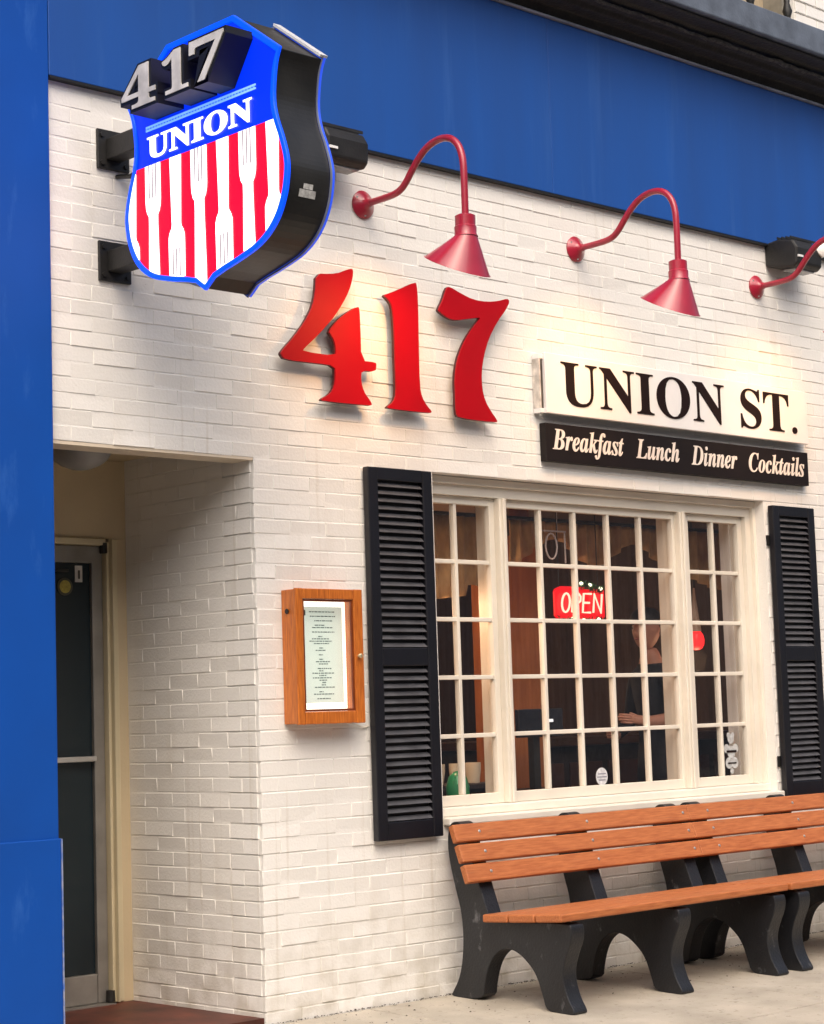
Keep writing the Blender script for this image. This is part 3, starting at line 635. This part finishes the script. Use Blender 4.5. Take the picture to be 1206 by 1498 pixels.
# white name board and black board under it
t = thing("name_board", "white board with dark UNION ST. lettering above the window", "sign", (3.0, 0, 2.81))
box("board", 1.868, 4.13, -.062, -.040, 2.818, 3.130, M_SIGNW, t, .004)
box("board_back", 1.89, 4.11, -.0395, -.004, 2.84, 3.105, mat("board_back_grey", (.30, .27, .24), .6, .2, 8), t)
for z in (2.83, 3.108): box("end_bracket", 1.835, 1.8675, -.050, -.003, z - .012, z + .012, M_SIGNW, t, .002)
box("end_plate", 1.835, 1.845, -.050, -.003, 2.8425, 3.0955, mat("end_plate_rust", (.72, .66, .60), .6, .3, 20), t)
place_text(text_islands("\U0001D414\U0001D40D\U0001D408\U0001D40E\U0001D40D \U0001D412\U0001D413."), 1.985, 4.02, 2.868, 3.098, FAC, -.0625, -.0660, "letter", M_INK, t)
t = thing("menu_board", "black board reading Breakfast Lunch Dinner Cocktails under the white name board", "sign", (3.0, 0, 2.57))
box("board", 1.871, 4.135, -.046, -.004, 2.576, 2.771, M_SIGNB, t, .003)
def bi(s): return "".join(chr(0x1D468 + ord(c) - 65) if c.isupper() else chr(0x1D482 + ord(c) - 97) for c in s)
for w, a, b, zb, zt in (("Breakfast", 1.918, 2.474, 2.606, 2.748), ("Lunch", 2.575, 2.936, 2.634, 2.744), ("Dinner", 3.042, 3.451, 2.629, 2.740), ("Cocktails", 3.559, 4.09, 2.624, 2.738)):
    place_text(text_islands(bi(w), offset=.004), a, b, zb, zt, FAC, -.0465, -.0495, "lettering", M_LETW, t, split=False)

# shutters
def shutter(x0, x1, zb, zt, label):
    t = thing("shutter", label, "shutter", ((x0+x1)/2, 0, zb), "black louvred shutters")
    st = .062; ya, yb = -.048, -.010; za = zb + .082; m0, m1 = zb + (zt-zb)*.463, zb + (zt-zb)*.511; zc = zt - .058
    for a, b in ((x0, x0+st), (x1-st, x1)): box("stile", a, b, ya, yb, zb, zt, M_SHUT, t, .005)
    for a, b in ((zb, za), (m0, m1), (zc, zt)): box("rail", x0+st+.0005, x1-st-.0005, ya+.002, yb-.002, a, b, M_SHUT, t, .003)
    box("back_board", x0+st, x1-st, -.0125, -.0105, za, zc, M_BLACKT, t)
    for a, b, n in ((za, m0, 20), (m1, zc, 22)):
        p = (b-a)/n
        for i in range(n):
            z = a + p*(i+.5); xa, xb = x0+st+.001, x1-st-.001
            pr = [(-.0445, z-.0125), (-.0415, z-.0145), (-.020, z+.0055), (-.023, z+.0075)]
            MB().prism(pr, BLD, xa, xb).build("louvre", M_SLAT, t)
    for z in (zb+.2, zt-.2): box("hinge", x1-.01 if x0 < 2 else x0-.02, x1+.02 if x0 < 2 else x0+.01, -.0095, -.003, z-.03, z+.03, M_DARKM, t)
shutter(.642, 1.054, .752, 2.468, "tall black louvred shutter left of the window beside the menu box")
shutter(3.765, 4.168, .792, 2.445, "black louvred shutter right of the window, partly behind the bench")

# menu box
t = thing("menu_case", "lit orange wood menu case with glass front beside the black shutter", "menu case", (.335, 0, 1.294))
a, b, c, d = .141, .527, 1.294, 1.886
MB().box(a, a+.02, -.088, -.002, c, d).box(b-.02, b, -.088, -.002, c, d).box(a+.02, b-.02, -.088, -.002, c, c+.02).box(a+.02, b-.02, -.088, -.002, d-.02, d).build("case", M_WOODMENU, t, .003)
fr = MB(); ia, ib, ic, id_ = .178, .478, 1.346, 1.843
for q in ((a-.004, ia, c-.004, d+.004), (ib, b+.004, c-.004, d+.004)): fr.box(q[0], q[1], -.106, -.0885, q[2], q[3])
for q in ((ia, ib, c-.003, ic), (ia, ib, id_, d+.003)): fr.box(q[0], q[1], -.1055, -.0885, q[2], q[3])
fo = fr.build("door_frame", M_WOODMENU, t, .004)
for q in ((ia+.0005, ia+.012, ic, id_), (ib-.012, ib-.0005, ic, id_), (ia+.012, ib-.012, ic, ic+.011), (ia+.012, ib-.012, id_-.011, id_)):
    box("inner_bead", q[0], q[1], -.098, -.09, q[2]+.0005, q[3]-.0005, mat("bead_wood", (.20, .04, .008), .4, .2, 12), fo)
box("pane", ia+.001, ib-.001, -.0895, -.0875, ic+.001, id_-.001, M_PANE, fo)
box("lit_back", a+.021, b-.021, -.012, -.006, c+.021, d-.021, emit("menu_backlight", (1, .95, .80), 1.5, (.8, .78, .7)), t)
ppr = box("menu_sheet", .240, .484, -.0165, -.0150, 1.385, 1.815, emit("menu_paper", (.72, .86, .74), .48, (.58, .64, .57)), t)
rm = random.Random(21); ln = MB(); inkm = mat("menu_ink", (.16, .22, .20), .7, 0)
z = 1.792
while z > 1.40:
    w = rm.uniform(.02, .07) if rm.random() > .12 else .012; cc = .360 + rm.uniform(-.012, .012)
    if z > 1.765: w = .075
    x = cc - w
    while x < cc + w:
        e = min(x + rm.uniform(.006, .022), cc + w); ln.box(x, e, -.0182, -.0172, z-.0022, z+.0022); x = e + .004
    z -= rm.choice((.0105, .0105, .0105, .02))
ln.box(.256, .266, -.0182, -.0172, 1.775, 1.80); ln.build("printed_lines", inkm, ppr)
MB().lathe((.497, -.1065, 1.590), (0, -1, 0), [(0, .006), (.006, .006), (.01, .011), (.018, .011), (.022, .005)], 14).build("knob", mat("brass_knob", (.75, .60, .36), .25, 0, metal=.7), t)
MB().lathe((.1368, -.045, 1.79), (-1, 0, 0), [(0, .012), (.003, .012)], 12).build("screw_cap", M_BLACKT, t)
MB().tube([(.49, -.02, 1.293), (.55, -.012, 1.285), (.60, -.008, 1.27), (.64, -.006, 1.275)], .004, 6).build("power_cord", M_CREAM, t)

# gooseneck lamps (lit)
def gooseneck(x, label):
    t = thing("gooseneck_lamp", label, "lamp", (x, 0, 3.72), "red gooseneck lamps")
    z0 = 3.72
    MB().lathe((x, -.001, z0), (0, -1, 0), [(0, .066), (.008, .068), (.018, .058), (.032, .036), (.045, .022), (.06, .018)], 28).build("wall_flange", M_RED, t)
    for a_ in (.5, 2.6, 4.7): MB().lathe((x + .054*math.cos(a_), -.018, z0 + .054*math.sin(a_)), (0, -1, 0), [(0, .006), (.004, .005)], 8).build("screw", M_BAR, t)
    pts = [(-.02, z0), (-.13, z0), (-.215, z0+.002), (-.262, z0+.012), (-.30, z0+.037), (-.345, z0+.087), (-.40, z0+.142), (-.452, z0+.176), (-.51, z0+.192), (-.57, z0+.192), (-.622, z0+.170), (-.658, z0+.128), (-.676, z0+.07), (-.68, z0+.01), (-.68, z0-.10), (-.679, z0-.20)]
    sp = [pts[0]] + chaikin(pts, 2, False)[1:]
    MB().tube([(x, a, b) for a, b in sp], .0165, 12).build("arm", M_RED, t)
    MB().lathe((x, -.677, z0-.185), (0, 0, -1), [(0, .019), (.004, .034), (.01, .046), (.055, .046), (.06, .050), (.095, .050), (.105, .056)], 24).build("socket", M_RED, t)
    # angled shade: round neck to a rim tilted towards the wall
    nc = Vector((x, -.674, z0-.288)); rc = Vector((x, -.618, z0-.412)); k = 40; rd = Vector((0, -.89, -.455)); xr = Vector((1, 0, 0))
    def ring(f, off):
        out = []
        for j in range(k):
            q = 2*math.pi*j/k; r0 = .054 - off; p0 = nc + Vector((r0*math.cos(q), r0*math.sin(q), 0))
            r1 = .155 - off; p1 = rc + xr*(r1*.97*math.cos(q)) - rd*(r1*math.sin(q))
            out.append(p0.lerp(p1, f) + Vector((0, 0, off*.3 if False else 0)))
        return out
    MB().rings([ring(f, 0) for f in (0, .12, .3, .5, .7, .85, 1.0)], False, False).build("shade", M_RED, t)
    MB().rings([ring(f, .004) for f in (0.02, .3, .6, .997)], True, False).build("reflector", M_WHITEIN, t)
    MB().rings([ring(1.0, -.003), ring(1.004, -.004), ring(1.004, .004), ring(.996, .005)], False, False).build("rim", M_RED, t)
    bd = (rc - nc).normalized(); bc = nc + bd*.005
    MB().lathe(bc, bd, [(0, .014), (.03, .016), (.055, .028), (.08, .030), (.1, .022), (.11, .004)], 16).build("bulb", emit("warm_bulb", (1, .66, .30), 12), t)
    l = bpy.data.lights.new("lamp_light", 'SPOT'); l.energy = 15; l.color = (1, .47, .12); l.shadow_soft_size = .07; l.spot_size = R(104); l.spot_blend = 1.0
    lo = bpy.data.objects.new("lamp_light", l); COL.objects.link(lo); lo.parent = t; lo.location = (bc + bd*.118) - Vector((x, 0, z0))
    lo.rotation_euler = Vector((0, .62, -.36)).to_track_quat('-Z', 'Y').to_euler()
gooseneck(.701, "red gooseneck lamp over the red numerals")
gooseneck(2.204, "red gooseneck lamp over the white name board, middle of the three")
gooseneck(3.774, "red gooseneck lamp at the right edge in front of a floodlight")

# floodlights under the fascia
def flood(x, label, ):
    t = thing("floodlight", label, "floodlight", (x, 0, 3.95), "black floodlights")
    pr = [(-.0015, 3.99), (-.10, 4.00), (-.20, 3.98), (-.23, 3.93), (-.225, 3.84), (-.195, 3.817), (-.10, 3.831), (-.0015, 3.855)]
    MB().prism(pr, BLD, x-.125, x+.125).build("housing", M_DARKM, t, .012)
    box("lens", x-.095, x+.095, -.187, -.108, 3.811, 3.8185, mat("flood_lens", (.25, .25, .24), .1, 0), t)
    box("hinge_plate", x-.05, x+.05, -.0013, -.0005, 3.90, 3.97, M_DARKM, t)
    box("name_plate", x-.118, x-.07, -.2335, -.2265, 3.875, 3.887, mat("plate_white", (.75, .75, .74), .4, 0), t)
    for k in range(4): box("visor_rib", x-.126, x+.126, -.19 + .03*k, -.184 + .03*k, 3.989 + .003*k, 4.003 + .003*k, M_DARKM, t)
flood(.42, "black floodlight box under the blue fascia behind the shield sign")
flood(4.0, "black floodlight box under the blue fascia behind the third red lamp")
t = thing("security_lamp", "small white bulb security lamp at the right edge under the blue fascia", "lamp", (4.16, 0, 3.9))
MB().lathe((4.16, -.001, 3.90), (0, -1, 0), [(0, .05), (.02, .05), (.03, .03)], 18).build("base", M_DARKM, t); MB().tube([(4.16, -.03, 3.9), (4.16, -.1, 3.91), (4.14, -.16, 3.935)], .014, 8).build("arm", M_DARKM, t)
MB().lathe((4.14, -.155, 3.935), (-.2, -.9, .15), [(0, .02), (.03, .028), (.06, .045), (.085, .047), (.1, .03), (.105, .002)], 18).build("bulb", mat("bulb_white", (.85, .8, .74), .3, 0), t)

# blade sign -------------------------------------------------------------
CY, XF, XB = -.77, -.84, -.615
HALF = [(0, 4.012), (.215, 4.012), (.485, 3.815), (.462, 3.77), (.448, 3.70), (.441, 3.62), (.456, 3.55), (.490, 3.47), (.517, 3.38), (.515, 3.32), (.497, 3.24), (.447, 3.153), (.355, 3.086), (.23, 3.052), (.12, 3.03), (.055, 3.013), (0, 2.974)]
def half_smooth(h):                                  # smooth the curved flank, keep the corners
    a = h[:3]; b = chaikin(h[2:-2], 2, False); return a + b[1:] + h[-2:]
HS = half_smooth(HALF)
def shield(sc=1.0, dz=0.):
    zc = 3.46; pts = [(d*sc, zc + (z-zc)*sc + dz) for d, z in HS]
    return [(CY - d, z) for d, z in pts] + [(CY + d, z) for d, z in reversed(pts[1:-1])]
def halfw(z, sc):
    zc = 3.46; pts = [(d*sc, zc + (q-zc)*sc) for d, q in HS]; w = 0
    for (d0, z0), (d1, z1) in zip(pts, pts[1:]):
        if min(z0, z1) <= z <= max(z0, z1) and abs(z1-z0) > 1e-9: w = max(w, d0 + (d1-d0)*(z-z0)/(z1-z0))
    return w
t = thing("shield_sign", "lit red white and blue shield sign projecting from the wall with fork stripes", "sign", (-.72, 0, 2.97))
MB().prism(shield(.985), BLD, XF + .012, XB - .012).build("cabinet", M_CAB, t, .004)
M_RIM = emit("rim_blue_lit", (.0, .065, 1.0), .85, (.0, .05, .5))
def ringplate(so, si, x0, x1):
    o, i = shield(so), shield(si); n = len(o); mb = MB()
    vs = [(x0, *p) for p in o] + [(x0, *p) for p in i] + [(x1, *p) for p in o] + [(x1, *p) for p in i]; fs = []
    for k in range(n):
        k2 = (k+1) % n
        fs += [(k, k2, n+k2, n+k), (2*n+k, 3*n+k, 3*n+k2, 2*n+k2), (k, 2*n+k, 2*n+k2, k2), (n+k, n+k2, 3*n+k2, 3*n+k)]
    return mb.add(vs, fs)
ringplate(1.0, .955, XF - .004, XF + .0115).build("face_rim", M_RIM, t, .003)
ringplate(1.0, .945, XB - .0115, XB + .004).build("face_rim", mat("rear_rim_blue", (.02, .06, .45), .3, .1, 9, emis=(.03, .10, .9), es=.55), t, .003)
ringplate(1.006, .99, XB - .016, XB - .0118).build("retainer", mat("retainer_silver", (.30, .33, .42), .35, .1, 9, metal=.5), t)
SC = .954; ZF = 3.548
def strip(lf, rf, z0, z1, x0, x1, n=90):             # flat plate between two edges, clipped to the shield
    mb = MB(); row = []
    for i in range(n+1):
        z = z0 + (z1-z0)*i/n; w = halfw(z, SC); l, r = max(lf(z), -w), min(rf(z), w)
        if r - l > .0008: row.append((l, r, z))
        elif row: break
    m = len(row); vs = [(x0, CY-l, z) for l, r, z in row] + [(x0, CY-r, z) for l, r, z in row] + [(x1, CY-l, z) for l, r, z in row] + [(x1, CY-r, z) for l, r, z in row]; fs = []
    for i in range(m-1):
        fs += [(i, i+1, m+i+1, m+i), (2*m+i, 3*m+i, 3*m+i+1, 2*m+i+1), (i, 2*m+i, 2*m+i+1, i+1), (m+i, m+i+1, 3*m+i+1, 3*m+i)]
    fs += [(0, m, 3*m, 2*m), (m-1, 3*m-1, 4*m-1, 2*m-1)]
    return mb.add(vs, fs)
M_FBLUE = emit("face_blue_lit", (.0, .028, .80), .80, (.0, .01, .35)); M_FRED = emit("face_red_lit", (1, .0, .02), .92, (.35, 0, .01)); M_FWHITE = emit("face_white_lit", (1, .98, .99), 1.25, (.8, .8, .8))
zs_lo = 3.46 + (2.974-3.46)*SC; zs_hi = 3.46 + (4.012-3.46)*SC
strip(lambda z: -1, lambda z: 1, ZF + .0004, zs_hi - .0005, XF + .002, XF + .0112).build("blue_field", M_FBLUE, t)
strip(lambda z: -1, lambda z: 1, zs_lo, ZF, XF + .002, XF + .0112, 140).build("red_field", M_FRED, t)
def lerp_tab(tab):
    def f(z):
        for (z0, w0), (z1, w1) in zip(tab, tab[1:]):
            if z0 >= z >= z1: return w0 + (w1-w0)*(z0-z)/(z0-z1)
        return tab[0][1] if z > tab[0][0] else tab[-1][1]
    return f
UPF = lerp_tab([(3.6, .0495), (3.40, .0495), (3.375, .047), (3.352, .040), (3.338, .029), (3.30, .0285), (3.06, .0355), (2.9, .037)])
DNF = lerp_tab([(3.6, .038), (3.275, .0285), (3.262, .030), (3.246, .042), (3.225, .0505), (3.19, .0515), (2.9, .048)])
for k in range(7):
    c = (-.745 + .1505*(3-k)) - CY; c = -c              # offset to the right of the sign's middle as seen
    up = k % 2 == 1
    F0 = UPF if up else DNF; F = lambda z, F0=F0: F0(z)
    fk = strip(lambda z: c - F(z), lambda z: c + F(z), zs_lo, ZF - .001, XF - .0012, XF + .0018, 150)
    f_o = fk.build("fork", M_FWHITE, t)
    if k in (0, 6): continue
    tl = MB()
    for q in (-.022, 0, .022):
        za, zb_ = (3.41, ZF - .002) if up else (3.0, 3.175)
        while halfw(za, SC) < abs(c+q) + .006 and za < zb_: za += .004
        for s_ in range(1):
            w = halfw(za, SC)
            if abs(c+q) < w: tl.box(XF - .0026, XF - .0016, CY - c - q - .0038, CY - c - q + .0038, za, zb_)
    if tl.v: tl.build("tine_gap", emit("tine_grey", (.50, .36, .40), .40, (.2, .18, .18)), f_o)
place_text(text_islands("\U0001D414\U0001D40D\U0001D408\U0001D40E\U0001D40D", offset=.017, shear=.0), -.415, -1.083, 3.570, 3.664, BLD, XF - .0005, XF - .0035, "letter", M_FWHITE, t)
for z in (3.692, 3.706): box("double_line", XF - .0015, XF + .0018, -1.105, -.405, z - .0035, z + .0035, emit("line_pale_blue", (.18, .42, 1), .8, (.2, .3, .6)), t)
dots = MB()
for k in range(38): dots.box(XF - .0014, XF + .0017, -.405 - .0185*k - .009, -.405 - .0185*k, 3.6965, 3.7015)
dots.build("dash_row", emit("line_pale_blue2", (.12, .32, 1), .7, (.1, .2, .5)), t)
# black channel numerals with silver faces
for k, ch in enumerate("\U0001D7D2\U0001D7CF\U0001D7D5"):
    isl = text_islands(ch, offset=.008); a0, a1 = ((-.428, -.652), (-.700, -.862), (-.872, -1.085))[k]
    big = text_islands(ch, offset=.065)
    place_text(big, a0 + .012, a1 - .012, 3.722, 3.912, BLD, XF - .001, XF - .130, "numeral_return", M_BLACKT, t, split=False)
    place_text(isl, a0, a1, 3.735, 3.902, BLD, XF - .1305, XF - .1345, "numeral_face", M_SILVER, t, split=False)
MB().prism([(-.985, 4.012), (-1.255, 3.815), (-1.262, 3.822), (-.988, 4.022)], BLD, XB - .03, XB + .006).build("top_cover", mat("top_cover_silver", (.62, .64, .68), .35, .1, 9), t)
# service label on the curved outer edge, set against the flank
lab = MB(); 
for (z0, z1, xa, xb) in ((3.250, 3.278, -.775, -.695), (3.280, 3.300, -.758, -.712)):
    y0, y1 = CY - halfw(z0, .985) - .0025, CY - halfw(z1, .985) - .0025
    lab.add([(xa, y0, z0), (xb, y0, z0), (xb, y1, z1), (xa, y1, z1)], [(0, 1, 2, 3)])
lab.build("service_label", mat("label_pale", (.55, .55, .53), .5, .25, 80), t)
for z in (3.725, 3.245):
    box("wall_plate", -.805, -.645, -.016, -.0005, z - .085, z + .085, M_DARKM, t, .003)
    box("bracket_arm", -.765, -.685, CY + .44 if z > 3.5 else CY + .48, -.0165, z - .045, z + .045, M_DARKM, t, .004)
    for dx in (-.06, .06):
        for dz in (-.06, .06): MB().lathe((-.725 + dx, -.0165, z + dz), (0, -1, 0), [(0, .011), (.008, .011)], 6).build("bolt", M_DARKM, t)
MB().tube([(-.70, -.001, 3.62), (-.70, -.1, 3.60), (-.72, -.31, 3.63)], .010, 8).build("conduit", M_DARKM, t)

# ceiling lamp in the doorway
t = thing("ceiling_lamp", "unlit dome ceiling lamp in the recessed doorway", "lamp", (-.60, .45, 2.565))
MB().lathe((-.60, .45, 2.55), (0, 0, -1), [(0, .148), (.022, .148), (.024, .14)], 32).build("base", M_DARKM, t)
MB().lathe((-.60, .45, 2.522), (0, 0, -1), [(0, .139), (.02, .136), (.05, .118), (.075, .085), (.092, .04), (.097, .003)], 32).build("dome", mat("frosted_dome", (.27, .255, .245), .25, .05, 9), t)

# benches ------------------------------------------------------------------
BP = [(-.055, .785), (-.045, .68), (-.088, .512), (-.122, .408), (-.132, .289), (-.120, .183), (-.094, .095), (-.045, .030), (-.04, .012), (-.25, .012), (-.258, .081), (-.29, .174), (-.339, .229), (-.404, .256), (-.476, .241), (-.545, .191), (-.586, .143), (-.617, .063), (-.636, -.006), (-.745, -.012), (-.805, -.010), (-.800, .012), (-.772, .051), (-.748, .117), (-.745, .18), (-.768, .244), (-.800, .305), (-.806, .360), (-.79, .389), (-.31, .366), (-.275, .46), (-.248, .53), (-.152, .795), (-.125, .818), (-.08, .815)]
def bench(x0, label):
    t = thing("bench", label, "bench", (x0 + .85, -.45, 0), "benches in a row under the window")
    for sx in (.075, .825, 1.57):
        MB().prism(chaikin(BP, 2), BLD, x0 + sx, x0 + sx + .088).build("support", M_BENCHBLK, t, .007, 2)
    dy, dz = -.098, -.262                                       # lean of the back: down and out
    for k in range(3):
        t0, t1 = k*.343 + .01, k*.343 + .01 + .298
        ya, za, yb, zb = -.170 + dy*t0, .803 + dz*t0, -.170 + dy*t1, .803 + dz*t1
        n = Vector((0, dz, -dy)).normalized()*.034
        pr = [(ya, za), (yb, zb), (yb + n.y, zb + n.z), (ya + n.y, za + n.z)]
        MB().prism(pr, BLD, x0 - .04, x0 + 1.66).build("back_board", M_SLATWOOD, t, .006)
        for sx in (.119, .869, 1.614):
            bm_, bz_ = (ya+yb)/2 + n.y, (za+zb)/2 + n.z
            MB().lathe((x0 + sx, bm_, bz_), n, [(0, .008), (.002, .0075), (.004, .004)], 10).build("bolt", M_BAR, t)
    for y0, y1, z0, z1 in ((-.315, -.47, .406, .4125), (-.478, -.635, .413, .421), (-.643, -.80, .4215, .430)):
        pr = [(y0, z0), (y1, z1), (y1, z1 - .036), (y0, z0 - .036)]
        MB().prism(pr, BLD, x0 + .018, x0 + 1.69).build("seat_board", M_SLATWOOD, t, .008, 3)
    return t
bench(1.0, "orange slatted bench with black arched supports, standing below the window")
bench(2.70, "orange slatted bench at the right edge, joined onto the end of the nearer bench")

# grit along the foot of the wall
gr = MB(); rg = random.Random(11)
for k in range(1300):
    x = rg.uniform(.02, 5.0); y = -abs(rg.gauss(0, .012)) - .004 if rg.random() < .8 else -abs(rg.gauss(0, .35)); r = rg.uniform(.002, .007); c = Vector((x, y, pz(y) + r*.3))
    P = [c + Vector((rg.gauss(0, 1), rg.gauss(0, 1), abs(rg.gauss(0, .6)))).normalized()*r for _ in range(5)]
    gr.add(P, [(0, 1, 2), (0, 2, 3), (0, 3, 4), (1, 4, 2), (2, 4, 3), (0, 4, 1)])
tag(gr.build("grit", mat("grit_dark", (.07, .055, .04), .9, .3, 60), smooth=False), "dark grit and crumbs along the foot of the wall", "grit", kind="stuff")

# ================================================================== across the street (seen only in the glass)
OB = thing("opposite_building", "pale stone building across the street, mirrored in the window glass", "building", (0, -15.3, 0))
box("wall", -26, 30, -20, -15.3, -.1, 9.5, mat("opposite_stone", (.46, .44, .41), .8, .25, 3, .2, 40), OB)
for k in range(12):
    for z in (1.0, 5.2):
        x = -24 + 4.4*k
        w = box("window", x, x+1.8, -15.36, -15.301, z, z+2.4, mat("opposite_frame", (.5, .47, .42), .6, .1, 4), OB)
        box("pane", x+.1, x+1.7, -15.38, -15.361, z+.1, z+2.3, mat("opposite_glass", (.03, .035, .04), .1, 0), w)
